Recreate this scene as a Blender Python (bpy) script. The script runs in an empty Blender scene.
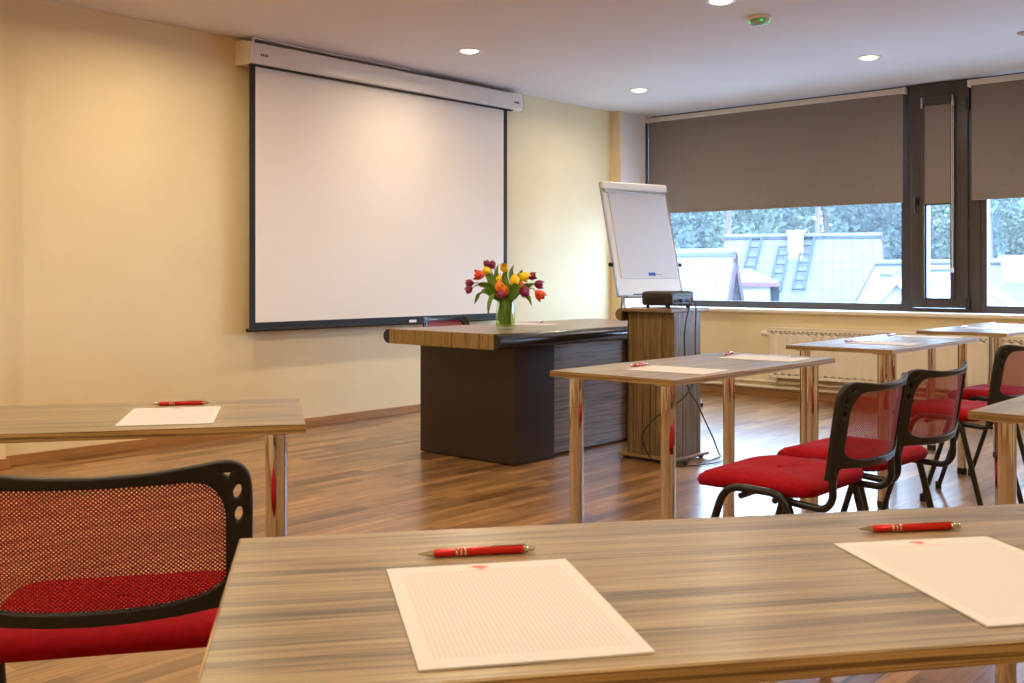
import bpy, bmesh, math, random
from mathutils import Vector, Matrix
random.seed(7)
sc = bpy.context.scene
COL = sc.collection
PI = math.pi

# ------------------------------------------------------------------ materials
def lin(c):
    return tuple(((v/255)/12.92 if v/255 <= 0.04045 else ((v/255+0.055)/1.055)**2.4) for v in c)

def mat(name, rgb=(200,200,200), rough=0.5, metal=0.0, **kw):
    m = bpy.data.materials.new(name); m.use_nodes = True
    b = m.node_tree.nodes['Principled BSDF']
    b.inputs['Base Color'].default_value = (*lin(rgb), 1)
    b.inputs['Roughness'].default_value = rough
    b.inputs['Metallic'].default_value = metal
    for k, v in kw.items():
        b.inputs[k].default_value = v
    return m

def nodes(m):
    nt = m.node_tree
    return nt, nt.nodes, nt.links, nt.nodes['Principled BSDF']

def ramp(n, stops):
    r = n.new('ShaderNodeValToRGB')
    e = r.color_ramp.elements
    e[0].position, e[0].color = stops[0][0], (*lin(stops[0][1]), 1)
    e[1].position, e[1].color = stops[-1][0], (*lin(stops[-1][1]), 1)
    for p, c in stops[1:-1]:
        x = e.new(p); x.color = (*lin(c), 1)
    return r

def mottled(name, rgb, rough=0.9, amt=0.06, scale=6, bump=0.0, bscale=200):
    """paint or fabric: a barely varying colour and a fine bump"""
    m = mat(name, rgb, rough); nt, n, l, b = nodes(m)
    tc = n.new('ShaderNodeTexCoord')
    nz = n.new('ShaderNodeTexNoise'); nz.inputs['Scale'].default_value = scale; nz.inputs['Detail'].default_value = 4
    l.new(tc.outputs['Object'], nz.inputs['Vector'])
    lo = tuple(max(0, c*(1-amt)) for c in rgb); hi = tuple(min(255, c*(1+amt)) for c in rgb)
    r = ramp(n, [(0.3, lo), (0.7, hi)])
    l.new(nz.outputs['Fac'], r.inputs['Fac']); l.new(r.outputs['Color'], b.inputs['Base Color'])
    if bump:
        n2 = n.new('ShaderNodeTexNoise'); n2.inputs['Scale'].default_value = bscale
        bp = n.new('ShaderNodeBump'); bp.inputs['Strength'].default_value = bump; bp.inputs['Distance'].default_value = 0.002
        l.new(tc.outputs['Object'], n2.inputs['Vector']); l.new(n2.outputs['Fac'], bp.inputs['Height'])
        l.new(bp.outputs['Normal'], b.inputs['Normal'])
    return m

def zebrano(name, stops, stretch, rough=0.35, fine=1.0, coat=0.0):
    """striped wood laminate: stretch is the scale along each object axis (small = along the grain)"""
    m = mat(name, stops[0][1], rough); nt, n, l, b = nodes(m)
    if coat:
        b.inputs['Coat Weight'].default_value = coat; b.inputs['Coat Roughness'].default_value = 0.30
    tc = n.new('ShaderNodeTexCoord')
    mp = n.new('ShaderNodeMapping'); mp.inputs['Scale'].default_value = stretch
    l.new(tc.outputs['Object'], mp.inputs['Vector'])
    a = n.new('ShaderNodeTexNoise'); a.inputs['Scale'].default_value = 1.0; a.inputs['Detail'].default_value = 5; a.inputs['Roughness'].default_value = 0.65
    l.new(mp.outputs['Vector'], a.inputs['Vector'])
    c = n.new('ShaderNodeTexNoise'); c.inputs['Scale'].default_value = 4.5*fine; c.inputs['Detail'].default_value = 3
    l.new(mp.outputs['Vector'], c.inputs['Vector'])
    mx = n.new('ShaderNodeMath'); mx.operation = 'MULTIPLY_ADD'; mx.inputs[1].default_value = 0.45
    l.new(c.outputs['Fac'], mx.inputs[0])
    sb = n.new('ShaderNodeMath'); sb.operation = 'MULTIPLY'; sb.inputs[1].default_value = 0.55
    l.new(a.outputs['Fac'], sb.inputs[0]); l.new(sb.outputs[0], mx.inputs[2])
    r = ramp(n, stops)
    l.new(mx.outputs[0], r.inputs['Fac']); l.new(r.outputs['Color'], b.inputs['Base Color'])
    return m

M = {}
M['wall'] = mottled('cream_paint', (233,217,179), 0.85, 0.012, 3, 0.12, 350)
M['ceiling'] = mottled('ceiling_paint', (226,220,220), 0.9, 0.01, 2)
M['white_paint'] = mat('white_enamel', (236,228,212), 0.35)
M['radiator'] = mat('radiator_enamel', (233,222,202), 0.4)
TOP = [(0.37,(62,49,33)),(0.44,(104,86,60)),(0.50,(136,115,83)),(0.57,(154,133,98)),(0.66,(172,151,115))]
M['table_top'] = zebrano('striped_laminate', TOP, (1.1,40,40), 0.42, coat=.55)
EDGE = [(0.42,(66,48,26)),(0.47,(116,90,54)),(0.52,(160,130,82)),(0.60,(184,154,104))]
M['table_edge'] = zebrano('striped_edge_band', EDGE, (1.2,1.2,300), 0.4)
DESK = [(0.32,(78,64,52)),(0.45,(122,102,82)),(0.58,(146,125,102)),(0.72,(160,139,114))]
M['desk_top'] = zebrano('desk_laminate', DESK, (1.1,34,34), 0.3)
VST = [(0.40,(50,36,16)),(0.445,(112,88,48)),(0.48,(156,130,78)),(0.51,(96,72,38)),(0.54,(164,138,86)),(0.58,(110,84,46)),(0.62,(174,148,98))]
M['desk_edge'] = zebrano('desk_edge_stripe', VST, (70,70,1.0), 0.4)
M['pedestal'] = zebrano('pedestal_stripe', [(0.40,(36,26,16)),(0.445,(88,70,44)),(0.48,(134,112,76)),(0.505,(62,48,30)),(0.53,(148,126,88)),(0.565,(84,66,42)),(0.60,(160,138,100)),(0.64,(110,90,60))], (26,26,0.25), 0.4)
M['panel'] = zebrano('dark_striped_panel', [(0.36,(58,48,46)),(0.45,(96,84,80)),(0.54,(138,122,116)),(0.62,(104,92,90)),(0.74,(150,134,128))], (1.0,1.0,60), 0.3, coat=0.4)
M['desk_dark'] = mat('dark_brown_laminate', (44,33,30), 0.42)
M['gloss_black'] = mat('gloss_black_moulding', (26,24,27), 0.2)
M['chrome'] = mat('chrome', (214,208,204), 0.07, 1.0)
M['steel'] = mat('brushed_steel', (186,184,182), 0.3, 1.0)
M['black_plastic'] = mat('black_plastic', (20,20,20), 0.42)
M['black_metal'] = mat('black_tube', (14,14,14), 0.3)
M['soft_black'] = mat('black_rubber', (20,20,20), 0.7)
M['red_seat'] = mottled('red_upholstery', (146,1,20), 0.9, 0.08, 60, 0.25, 900)
M['red_seat'].node_tree.nodes['Principled BSDF'].inputs['Specular IOR Level'].default_value = 0.2
M['grey_frame'] = mat('dark_aluminium', (64,56,54), 0.35, 0.0)
M['blind'] = mottled('taupe_blind_cloth', (134,123,115), 0.9, 0.02, 40, 0.1, 900)
M['rail'] = mat('pale_blind_rail', (214,204,194), 0.45)
M['screen_white'] = mat('projection_fabric', (238,231,224), 0.8)
M['screen_black'] = mat('black_border', (24,20,20), 0.7)
M['case_white'] = mat('screen_case', (232,226,218), 0.28)
M['paper'] = mat('white_paper', (214,214,219), 0.85)
M['emblem'] = mat('red_print', (214,84,84), 0.8)
M['faint'] = mat('pale_print', (226,190,182), 0.8)
M['pen_red'] = mat('red_lacquer', (196,32,14), 0.22, 0.35)
M['silver'] = mat('silver_metal', (212,204,194), 0.2, 1.0)
M['skirting'] = zebrano('wood_skirting', [(0.35,(142,98,54)),(0.55,(172,124,72)),(0.7,(188,140,86))], (1.0,1.0,40), 0.4)
M['board'] = mat('whiteboard', (240,236,232), 0.3)
M['blue_print'] = mat('blue_print', (60,84,176), 0.7)
M['lens_grey'] = mat('projector_shell', (44,40,38), 0.45)
M['port_blue'] = mat('blue_plug', (48,62,150), 0.5)
M['port_grey'] = mat('port_plate', (92,86,84), 0.5)

# lined note paper: faint dotted grid in the sheet's own coordinates
def note_paper():
    m = mat('lined_note_paper', (214,214,219), 0.85); nt, n, l, b = nodes(m)
    tc = n.new('ShaderNodeTexCoord'); sx = n.new('ShaderNodeSeparateXYZ'); l.new(tc.outputs['Object'], sx.inputs[0])
    def stripe(ax, per):
        a = n.new('ShaderNodeMath'); a.operation = 'MULTIPLY'; a.inputs[1].default_value = 1/per
        f = n.new('ShaderNodeMath'); f.operation = 'FRACT'
        g = n.new('ShaderNodeMath'); g.operation = 'LESS_THAN'; g.inputs[1].default_value = 0.2
        l.new(sx.outputs[ax], a.inputs[0]); l.new(a.outputs[0], f.inputs[0]); l.new(f.outputs[0], g.inputs[0]); return g
    g1, g2 = stripe('X', 0.005), stripe('Y', 0.005)
    mx = n.new('ShaderNodeMath'); mx.operation = 'MAXIMUM'; l.new(g1.outputs[0], mx.inputs[0]); l.new(g2.outputs[0], mx.inputs[1])
    # keep a clear margin
    def inside(ax, lim):
        a = n.new('ShaderNodeMath'); a.operation = 'ABSOLUTE'; g = n.new('ShaderNodeMath'); g.operation = 'LESS_THAN'; g.inputs[1].default_value = lim
        l.new(sx.outputs[ax], a.inputs[0]); l.new(a.outputs[0], g.inputs[0]); return g
    i1, i2 = inside('X', 0.093), inside('Y', 0.135)
    p = n.new('ShaderNodeMath'); p.operation = 'MULTIPLY'; l.new(i1.outputs[0], p.inputs[0]); l.new(i2.outputs[0], p.inputs[1])
    q = n.new('ShaderNodeMath'); q.operation = 'MULTIPLY'; l.new(p.outputs[0], q.inputs[0]); l.new(mx.outputs[0], q.inputs[1])
    mix = n.new('ShaderNodeMix'); mix.data_type = 'RGBA'
    mix.inputs[6].default_value = (*lin((214,214,219)), 1); mix.inputs[7].default_value = (*lin((203,195,200)), 1)
    l.new(q.outputs[0], mix.inputs[0]); l.new(mix.outputs[2], b.inputs['Base Color'])
    return m
M['note'] = note_paper()

# floor: three-strip laminate running along the screen wall
def floor_mat():
    m = mat('strip_laminate_floor', (150,100,60), 0.3); nt, n, l, b = nodes(m)
    tc = n.new('ShaderNodeTexCoord')
    def brick(w, h, off, c1, c2):
        k = n.new('ShaderNodeTexBrick'); k.inputs['Scale'].default_value = 1; k.inputs['Brick Width'].default_value = w
        k.inputs['Row Height'].default_value = h; k.inputs['Mortar Size'].default_value = 0.0012; k.inputs['Mortar Smooth'].default_value = 0.2
        k.offset = off; k.offset_frequency = 2; k.squash = 1
        k.inputs['Color1'].default_value = (*lin(c1), 1); k.inputs['Color2'].default_value = (*lin(c2), 1); k.inputs['Mortar'].default_value = (*lin((92,60,38)), 1)
        l.new(tc.outputs['Object'], k.inputs['Vector']); return k
    k1 = brick(0.47, 0.066, 0.37, (100,66,34), (210,164,108))
    k2 = brick(0.94, 0.132, 0.61, (104,68,36), (196,150,94))
    mix = n.new('ShaderNodeMix'); mix.data_type = 'RGBA'; mix.inputs[0].default_value = 0.35
    l.new(k1.outputs['Color'], mix.inputs[6]); l.new(k2.outputs['Color'], mix.inputs[7])
    mp = n.new('ShaderNodeMapping'); mp.inputs['Scale'].default_value = (2.2, 46, 1); l.new(tc.outputs['Object'], mp.inputs['Vector'])
    g = n.new('ShaderNodeTexNoise'); g.inputs['Scale'].default_value = 1; g.inputs['Detail'].default_value = 6; g.inputs['Roughness'].default_value = 0.7
    l.new(mp.outputs['Vector'], g.inputs['Vector'])
    r = ramp(n, [(0.32,(118,98,82)),(0.5,(222,214,204)),(0.68,(255,252,248))])
    l.new(g.outputs['Fac'], r.inputs['Fac'])
    mu = n.new('ShaderNodeMix'); mu.data_type = 'RGBA'; mu.blend_type = 'MULTIPLY'; mu.inputs[0].default_value = 0.9
    l.new(mix.outputs[2], mu.inputs[6]); l.new(r.outputs['Color'], mu.inputs[7]); l.new(mu.outputs[2], b.inputs['Base Color'])
    b.inputs['Coat Weight'].default_value = 0.5; b.inputs['Coat Roughness'].default_value = 0.22
    bp = n.new('ShaderNodeBump'); bp.inputs['Strength'].default_value = 0.15; bp.inputs['Distance'].default_value = 0.001
    l.new(g.outputs['Fac'], bp.inputs['Height']); l.new(bp.outputs['Normal'], b.inputs['Normal'])
    return m
M['floor'] = floor_mat()

def thin_glass(name, tint, refl=1.0, rough=0.0, ior=1.5):
    m = bpy.data.materials.new(name); m.use_nodes = True; nt = m.node_tree; n = nt.nodes; l = nt.links; n.clear()
    o = n.new('ShaderNodeOutputMaterial'); t = n.new('ShaderNodeBsdfTransparent'); t.inputs[0].default_value = (*tint, 1)
    g = n.new('ShaderNodeBsdfGlossy'); g.inputs['Roughness'].default_value = rough
    f = n.new('ShaderNodeLayerWeight'); f.inputs['Blend'].default_value = 0.5
    p = n.new('ShaderNodeMath'); p.operation = 'POWER'; p.inputs[1].default_value = 4.5; l.new(f.outputs['Facing'], p.inputs[0])
    k = n.new('ShaderNodeMath'); k.operation = 'MULTIPLY_ADD'; k.inputs[1].default_value = .7*refl; k.inputs[2].default_value = .035*refl
    mx = n.new('ShaderNodeMixShader'); l.new(p.outputs[0], k.inputs[0]); l.new(k.outputs[0], mx.inputs[0])
    l.new(t.outputs[0], mx.inputs[1]); l.new(g.outputs[0], mx.inputs[2]); l.new(mx.outputs[0], o.inputs[0])
    return m
M['glass'] = thin_glass('window_glass', (0.95,0.98,1.0), 0.6)
M['vase_glass'] = thin_glass('vase_glass', (0.90,0.95,0.84), 1.0)
M['water'] = thin_glass('vase_water', (0.92,0.97,0.64), 0.7, ior=1.33)

def net():
    """woven red netting: open cells between the threads"""
    m = bpy.data.materials.new('red_netting'); m.use_nodes = True; nt = m.node_tree; n = nt.nodes; l = nt.links
    b = n['Principled BSDF']; b.inputs['Base Color'].default_value = (*lin((150,6,20)), 1); b.inputs['Roughness'].default_value = 0.7
    uv = n.new('ShaderNodeUVMap'); sx = n.new('ShaderNodeSeparateXYZ'); l.new(uv.outputs[0], sx.inputs[0])
    def wave(ax, k):
        q = n.new('ShaderNodeMath'); q.operation = 'MULTIPLY'; q.inputs[1].default_value = k; l.new(sx.outputs[ax], q.inputs[0])
        w = n.new('ShaderNodeMath'); w.operation = 'SINE'; l.new(q.outputs[0], w.inputs[0]); return w
    w1, w2 = wave('X', 2*PI/.0072), wave('Y', 2*PI/.0064)
    mu = n.new('ShaderNodeMath'); mu.operation = 'MULTIPLY'; l.new(w1.outputs[0], mu.inputs[0]); l.new(w2.outputs[0], mu.inputs[1])
    g = n.new('ShaderNodeMath'); g.operation = 'GREATER_THAN'; g.inputs[1].default_value = 0.30; l.new(mu.outputs[0], g.inputs[0])
    t = n.new('ShaderNodeBsdfTransparent'); mx = n.new('ShaderNodeMixShader')
    l.new(g.outputs[0], mx.inputs[0]); l.new(b.outputs[0], mx.inputs[1]); l.new(t.outputs[0], mx.inputs[2])
    l.new(mx.outputs[0], n['Material Output'].inputs[0])
    return m
M['net'] = net()

def glow(name, rgb, s):
    m = mat(name, rgb, 0.5); b = m.node_tree.nodes['Principled BSDF']
    b.inputs['Emission Color'].default_value = (*lin(rgb), 1); b.inputs['Emission Strength'].default_value = s
    return m
M['lamp'] = glow('downlight_lens', (255,238,210), 9)
M['led'] = glow('green_led', (40,220,120), 1.2)
M['green_plastic'] = mat('green_tinted_dome', (150,196,150), 0.25)

# ------------------------------------------------------------------ mesh helpers
class MB:
    """collects shapes, then links them as ONE mesh object"""
    def __init__(s): s.v = []; s.f = []; s.uv = None
    def add(s, vs, fs, T=None):
        o = len(s.v)
        s.v += [tuple(T @ Vector(p)) if T else tuple(p) for p in vs]
        s.f += [tuple(i+o for i in f) for f in fs]
        return s
    def box(s, x0, x1, y0, y1, z0, z1, T=None):
        vs = [(x,y,z) for z in (z0,z1) for y in (y0,y1) for x in (x0,x1)]
        return s.add(vs, [(0,2,3,1),(4,5,7,6),(0,1,5,4),(2,6,7,3),(0,4,6,2),(1,3,7,5)], T)
    def prism(s, pts, a0, a1, axis='z', T=None):
        """polygon extruded along an axis; pts are the other two coordinates in order"""
        def P(p, a): return {'z':(p[0],p[1],a), 'x':(a,p[0],p[1]), 'y':(p[0],a,p[1])}[axis]
        n = len(pts); vs = [P(p,a0) for p in pts] + [P(p,a1) for p in pts]
        fs = [tuple(range(n))[::-1], tuple(range(n,2*n))] + [(i,(i+1)%n,n+(i+1)%n,n+i) for i in range(n)]
        return s.add(vs, fs, T)
    def lathe(s, prof, n=24, T=None, caps=True):
        vs = []; fs = []
        for r, z in prof:
            vs += [(r*math.cos(2*PI*i/n), r*math.sin(2*PI*i/n), z) for i in range(n)]
        for k in range(len(prof)-1):
            fs += [(k*n+i, k*n+(i+1)%n, (k+1)*n+(i+1)%n, (k+1)*n+i) for i in range(n)]
        if caps:
            fs += [tuple(range(n))[::-1], tuple(range((len(prof)-1)*n, len(prof)*n))]
        return s.add(vs, fs, T)
    def tube(s, path, r, n=10, T=None, caps=True):
        P = [Vector(p) for p in path]; R = r if isinstance(r, (list,tuple)) else [r]*len(P)
        t0 = (P[1]-P[0]).normalized(); ref = Vector((0,0,1)) if abs(t0.z) < 0.9 else Vector((1,0,0))
        nrm = t0.cross(ref).normalized(); vs = []; fs = []
        for i, p in enumerate(P):
            t = (P[min(i+1,len(P)-1)] - P[max(i-1,0)]).normalized()
            nrm = (nrm - t*nrm.dot(t)).normalized(); bn = t.cross(nrm)
            vs += [tuple(p + (nrm*math.cos(2*PI*k/n) + bn*math.sin(2*PI*k/n))*R[i]) for k in range(n)]
        for i in range(len(P)-1):
            fs += [(i*n+k, i*n+(k+1)%n, (i+1)*n+(k+1)%n, (i+1)*n+k) for k in range(n)]
        if caps: fs += [tuple(range(n))[::-1], tuple(range((len(P)-1)*n, len(P)*n))]
        return s.add(vs, fs, T)
    def grid(s, pts, T=None):
        """pts[row][col]"""
        m = len(pts[0]); vs = [p for r in pts for p in r]
        fs = [(j*m+i, j*m+i+1, (j+1)*m+i+1, (j+1)*m+i) for j in range(len(pts)-1) for i in range(m-1)]
        return s.add(vs, fs, T)
    def build(s, name, material, parent=None, smooth=False, bevel=0, seg=2, fixn=True, solid=0, angle=35):
        me = bpy.data.meshes.new(name); me.from_pydata(s.v, [], s.f)
        if fixn:
            bm = bmesh.new(); bm.from_mesh(me); bmesh.ops.recalc_face_normals(bm, faces=bm.faces); bm.to_mesh(me); bm.free()
        me.materials.append(material)
        if smooth:
            me.shade_smooth() if hasattr(me, 'shade_smooth') else None
            try: me.set_sharp_from_angle(angle=math.radians(angle))
            except Exception: pass
        o = bpy.data.objects.new(name, me); COL.objects.link(o)
        if parent: o.parent = parent
        if solid:
            md = o.modifiers.new('solid', 'SOLIDIFY'); md.thickness = solid; md.offset = 0
        if bevel:
            md = o.modifiers.new('edge', 'BEVEL'); md.width = bevel; md.segments = seg; md.limit_method = 'ANGLE'; md.angle_limit = math.radians(40)
        return o

def curve_pts(pts, n=8):
    """Catmull-Rom through the points"""
    P = [Vector(p) for p in pts]; P = [P[0]*2-P[1]] + P + [P[-1]*2-P[-2]]; out = []
    for i in range(1, len(P)-2):
        for k in range(n):
            t = k/n
            out.append(0.5*((2*P[i]) + (P[i+1]-P[i-1])*t + (2*P[i-1]-5*P[i]+4*P[i+1]-P[i+2])*t*t + (3*P[i]-P[i-1]-3*P[i+1]+P[i+2])*t**3))
    out.append(P[-2]); return out

def fillet(pts, r, n=6):
    """open polyline with rounded corners"""
    P = [Vector(p) for p in pts]; out = [P[0]]
    for i in range(1, len(P)-1):
        a, b, c = P[i-1], P[i], P[i+1]
        d = min(r, (a-b).length*0.49, (c-b).length*0.49)
        p0 = b+(a-b).normalized()*d; p1 = b+(c-b).normalized()*d
        for k in range(n+1):
            t = k/n; out.append(p0*(1-t)**2 + b*2*t*(1-t) + p1*t*t)
    out.append(P[-1]); return out

def round_loop(pts, radii, n=6):
    """closed 2-D polygon with rounded corners"""
    out = []; N = len(pts)
    for i in range(N):
        a, b, c = Vector(pts[i-1]), Vector(pts[i]), Vector(pts[(i+1)%N]); r = radii[i] if isinstance(radii, (list,tuple)) else radii
        d = min(r, (a-b).length*0.49, (c-b).length*0.49)
        p0 = b+(a-b).normalized()*d; p1 = b+(c-b).normalized()*d
        for k in range(n+1):
            t = k/n; out.append(tuple(p0*(1-t)**2 + b*2*t*(1-t) + p1*t*t))
    return out

def plate(loops, depth, bevel=0.0):
    """flat plate with holes, in its own XY plane; returns vertices and faces"""
    cu = bpy.data.curves.new('plate', 'CURVE'); cu.dimensions = '2D'; cu.fill_mode = 'BOTH'
    cu.extrude = depth/2 - bevel; cu.bevel_depth = bevel; cu.bevel_resolution = 2
    for lp in loops:
        sp = cu.splines.new('POLY'); sp.points.add(len(lp)-1); sp.use_cyclic_u = True
        for p, q in zip(sp.points, lp): p.co = (q[0], q[1], 0, 1)
    o = bpy.data.objects.new('plate', cu); COL.objects.link(o)
    dg = bpy.context.evaluated_depsgraph_get(); ev = o.evaluated_get(dg); me = ev.to_mesh()
    vs = [tuple(v.co) for v in me.vertices]; fs = [tuple(p.vertices) for p in me.polygons]
    ev.to_mesh_clear(); bpy.data.objects.remove(o); bpy.data.curves.remove(cu)
    return vs, fs

# ------------------------------------------------------------------ scene bookkeeping
def tag(o, label, cat, group=None, kind=None):
    o['label'] = label; o['category'] = cat
    if group: o['group'] = group
    if kind: o['kind'] = kind
    return o
def empty(name, loc=(0,0,0), rz=0.0):
    o = bpy.data.objects.new(name, None); COL.objects.link(o); o.location = loc; o.rotation_euler = (0,0,rz); o.empty_display_size = 0.1
    return o
def thing(name, label, cat, loc=(0,0,0), rz=0.0, group=None):
    return tag(empty(name, loc, rz), label, cat, group)
def struct(o):
    o['kind'] = 'structure'; return o
def copy_tree(o, parent=None):
    c = o.copy(); COL.objects.link(c)
    if parent: c.parent = parent
    for ch in list(o.children): copy_tree(ch, c)
    return c
def dup(o, loc, rz, label, group=None):
    c = copy_tree(o); c.location = loc; c.rotation_euler = (0,0,rz); c['label'] = label
    if group: c['group'] = group
    return c
R = math.radians

# ================================================================== THE ROOM
# x runs along the screen wall towards the windows, y towards the screen wall, z up. Eye at the origin.
XW, YW, H = 8.50, 6.05, 2.675
X0, Y0 = -1.6, -3.0
struct(MB().box(X0-.2, XW+.5, Y0-.2, YW+.2, -.1, 0).build('floor', M['floor']))
struct(MB().box(X0-.2, XW+.5, Y0-.2, YW+.2, H, H+.10).build('ceiling', M['ceiling']))
struct(MB().box(X0-.2, XW+.5, YW, YW+.2, 0, H).build('wall_front', M['wall']))
struct(MB().box(X0-.2, X0, Y0-.2, YW, 0, H).build('wall_left', M['wall']))
struct(MB().box(X0, XW+.5, Y0-.2, Y0, 0, H).build('wall_rear', M['wall']))
# below the windows, and past the last window
struct(MB().box(XW, XW+.45, Y0, YW, 0, .745).box(XW, XW+.45, Y0, -.10, .745, H).build('wall_right', M['wall']))
struct(MB().box(8.27, 8.95, 5.94, YW, 0, H).build('wall_pillar', M['wall']))
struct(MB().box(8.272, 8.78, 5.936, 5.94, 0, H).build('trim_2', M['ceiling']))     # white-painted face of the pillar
struct(MB().box(X0, 2.475, 5.97, YW, 0, H).build('wall_projection', M['wall']))
struct(MB().box(XW-.05, 8.80, -.10, 5.94, .747, .777).build('trim_1', M['white_paint'], bevel=.004))        # window board
struct(MB().box(2.475, 8.27, YW-.016, YW, 0, .06).build('baseboard_front', M['skirting'], bevel=.003))
struct(MB().box(X0, 2.491, 5.954, 5.97, 0, .06).build('baseboard_projection', M['skirting'], bevel=.003))
struct(MB().box(XW-.016, XW, Y0, 5.94, 0, .06).build('baseboard_right', M['skirting'], bevel=.003))
struct(MB().box(X0, X0+.016, Y0, 5.95, 0, .06).build('baseboard_left', M['skirting'], bevel=.003))

# ---- windows: one fixed light, a narrow opening casement, a second fixed light
FX0, FX1 = 8.78, 8.86
def frame_ring(y0, y1, z0, z1, w, x0=FX0, x1=FX1, wb=None, wt=None):
    m = MB(); wb = wb or w; wt = wt or w
    m.box(x0, x1, y0, y0+w, z0, z1); m.box(x0, x1, y1-w, y1, z0, z1)
    m.box(x0, x1, y0+w, y1-w, z0, z0+wb); m.box(x0, x1, y0+w, y1-w, z1-wt, z1); return m
w1 = struct(frame_ring(3.335, 5.94, .777, H, .066, wb=.062).build('window_1', M['grey_frame'], bevel=.004))
MB().box(8.69, 8.782, 5.921, 5.939, .79, 2.60).build('side_channel', M['grey_frame'], w1, bevel=.003)
MB().box(8.82, 8.828, 3.387, 5.888, .839, H-.052).build('glass_pane', M['glass'], w1)
w2 = struct(frame_ring(2.756, 3.335, .777, H, .024, wb=.03).build('window_2', M['grey_frame'], bevel=.003))
MB().box(FX0-.004, FX1, 2.756, 2.85, .777, H).build('mullion', M['grey_frame'], w2, bevel=.004)
sash = frame_ring(2.852, 3.311, .812, H-.02, .132, FX0-.03, FX1-.012, wb=.078, wt=.14).build('casement_sash', M['grey_frame'], w2, bevel=.006)
frame_ring(2.974, 3.189, .88, H-.15, .012, FX0-.036, FX0-.028).build('glazing_bead', M['black_plastic'], sash, bevel=.002)
MB().box(8.80, 8.808, 2.984, 3.179, .89, H-.16).build('glass_pane', M['glass'], w2)
hd = MB(); hd.box(FX0-.042, FX0-.03, 3.238, 3.268, 1.66, 1.74)
hd.tube(fillet([(FX0-.03,3.253,1.715),(FX0-.085,3.253,1.715),(FX0-.085,3.253,1.60)], .02), .009, 10)
hd.build('casement_handle', M['black_plastic'], sash, smooth=True, bevel=.002)
MB().box(FX0-.05, FX0-.005, 2.835, 2.862, .80, .90).box(FX0-.05, FX0-.005, 2.835, 2.862, 2.42, 2.52).build('hinge', M['black_plastic'], sash, bevel=.004)
w3 = struct(frame_ring(-.10, 2.756, .777, H, .045, wb=.058).build('window_3', M['grey_frame'], bevel=.004))
MB().box(8.82, 8.828, -.055, 2.711, .835, H-.045).build('glass_pane', M['glass'], w3)

# ---- roller blinds
def blind(name, label, y0, y1, zb, xr=8.725, zt=2.655, rail=.05, gap=.02, group='roller blinds in the window row'):
    t = thing(name, label, 'blind', (xr, (y0+y1)/2, zb), 0, group)
    h = (y1-y0)/2; dz = zt-zb
    a = MB(); a.box(-.032, .03, -h, h, dz-rail, dz-.006)
    a.build('blind_rail', M['rail'], t, bevel=.008)
    MB().box(-.004, -.002, -h+gap, h-gap, .012, dz-rail+.012).build('blind_cloth', M['blind'], t)
    MB().lathe([(.007,-h+gap),(.007,h-gap)], 10, Matrix.Translation((-.003,0,.010)) @ Matrix.Rotation(PI/2, 4, 'X')).build('bottom_bar', M['blind'], t, smooth=True)
    return t, h, dz
b1, h1, d1 = blind('roller_blind', 'wide taupe roller blind over the large window behind the flip chart', 3.345, 5.935, 1.685)
b3, h3, d3 = blind('roller_blind', 'taupe roller blind over the second wide window, beyond the narrow casement', -.09, 2.83, 1.68)
for t, h in ((b1, h1), (b3, h3)):
    for s in (-1, 1):
        MB().box(-.03, .028, s*h-.006, s*h+.006, (2.655-1.685)-.056, (2.655-1.685)-.002).build('rail_end_cap', M['case_white'], t, bevel=.003)
b2 = thing('roller_blind', 'narrow taupe cassette blind on the opening casement', 'blind', (FX0-.05, 3.081, 1.66), 0, 'roller blinds in the window row')
MB().box(-.02, .012, -.125, .125, .82, .885).build('blind_rail', M['grey_frame'], b2, bevel=.01)
MB().box(-.004, -.002, -.112, .112, .006, .83).build('blind_cloth', M['blind'], b2)
MB().box(-.012, .004, -.108, .108, -.004, .010).build('bottom_bar', M['grey_frame'], b2, bevel=.003)
for s in (-1, 1):
    MB().box(-.012, .012, s*.118-.012, s*.118+.012, -.77, .82).build('side_channel', M['grey_frame'], b2, bevel=.003)
    MB().box(-.024, .014, s*.125-.006, s*.125+.006, .80, .888).build('rail_end_cap', M['steel'], b2, bevel=.003)
ch = MB()
for s in (-.006, .006): ch.tube([(-.03,-.128+s,.84),(-.03,-.128+s,.2),(-.03,-.128+s*.4,-.52)], .0028, 6)
ch.build('pull_chain', M['rail'], b2)
MB().lathe([(.004,-.56),(.011,-.555),(.012,-.53),(.005,-.515)], 12, Matrix.Translation((-.03,-.128,0))).build('chain_weight', M['case_white'], b2, smooth=True)

# ---- ceiling lamps
LX, LY = (-.9, 1.15, 3.24, 5.34, 7.44), (5.15, 3.12, 1.09, -.95)
def downlight():
    t = thing('ceiling_downlight', '', 'ceiling lamp', (0,0,H), 0, 'round recessed downlights')
    MB().lathe([(.062,-.002),(.066,-.006),(.086,-.006),(.09,-.001),(.09,.0),(.062,.0)], 40, caps=False).build('trim_ring', M['case_white'], t, smooth=True)
    MB().lathe([(.001,-.020),(.022,-.018),(.045,-.011),(.062,-.003),(.062,-.001),(.001,-.001)], 36).build('lens', M['lamp'], t)
    return t
dl = downlight(); first = True
seen = {(5.34,5.15):'round glowing downlight in the ceiling just in front of the screen', (7.44,5.15):'round glowing downlight in the ceiling above the flip chart',
        (7.44,3.12):'round glowing downlight in the ceiling before the narrow casement window', (5.34,3.12):'round glowing downlight beside the green ceiling unit, cut by the picture edge'}
def lamp_energy(x): return .62 if x > 7 else (.88 if x > 5 else 1.0)
LAMP_W, LAMP_COL = 18.0, (1.0, .80, .53)
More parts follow.
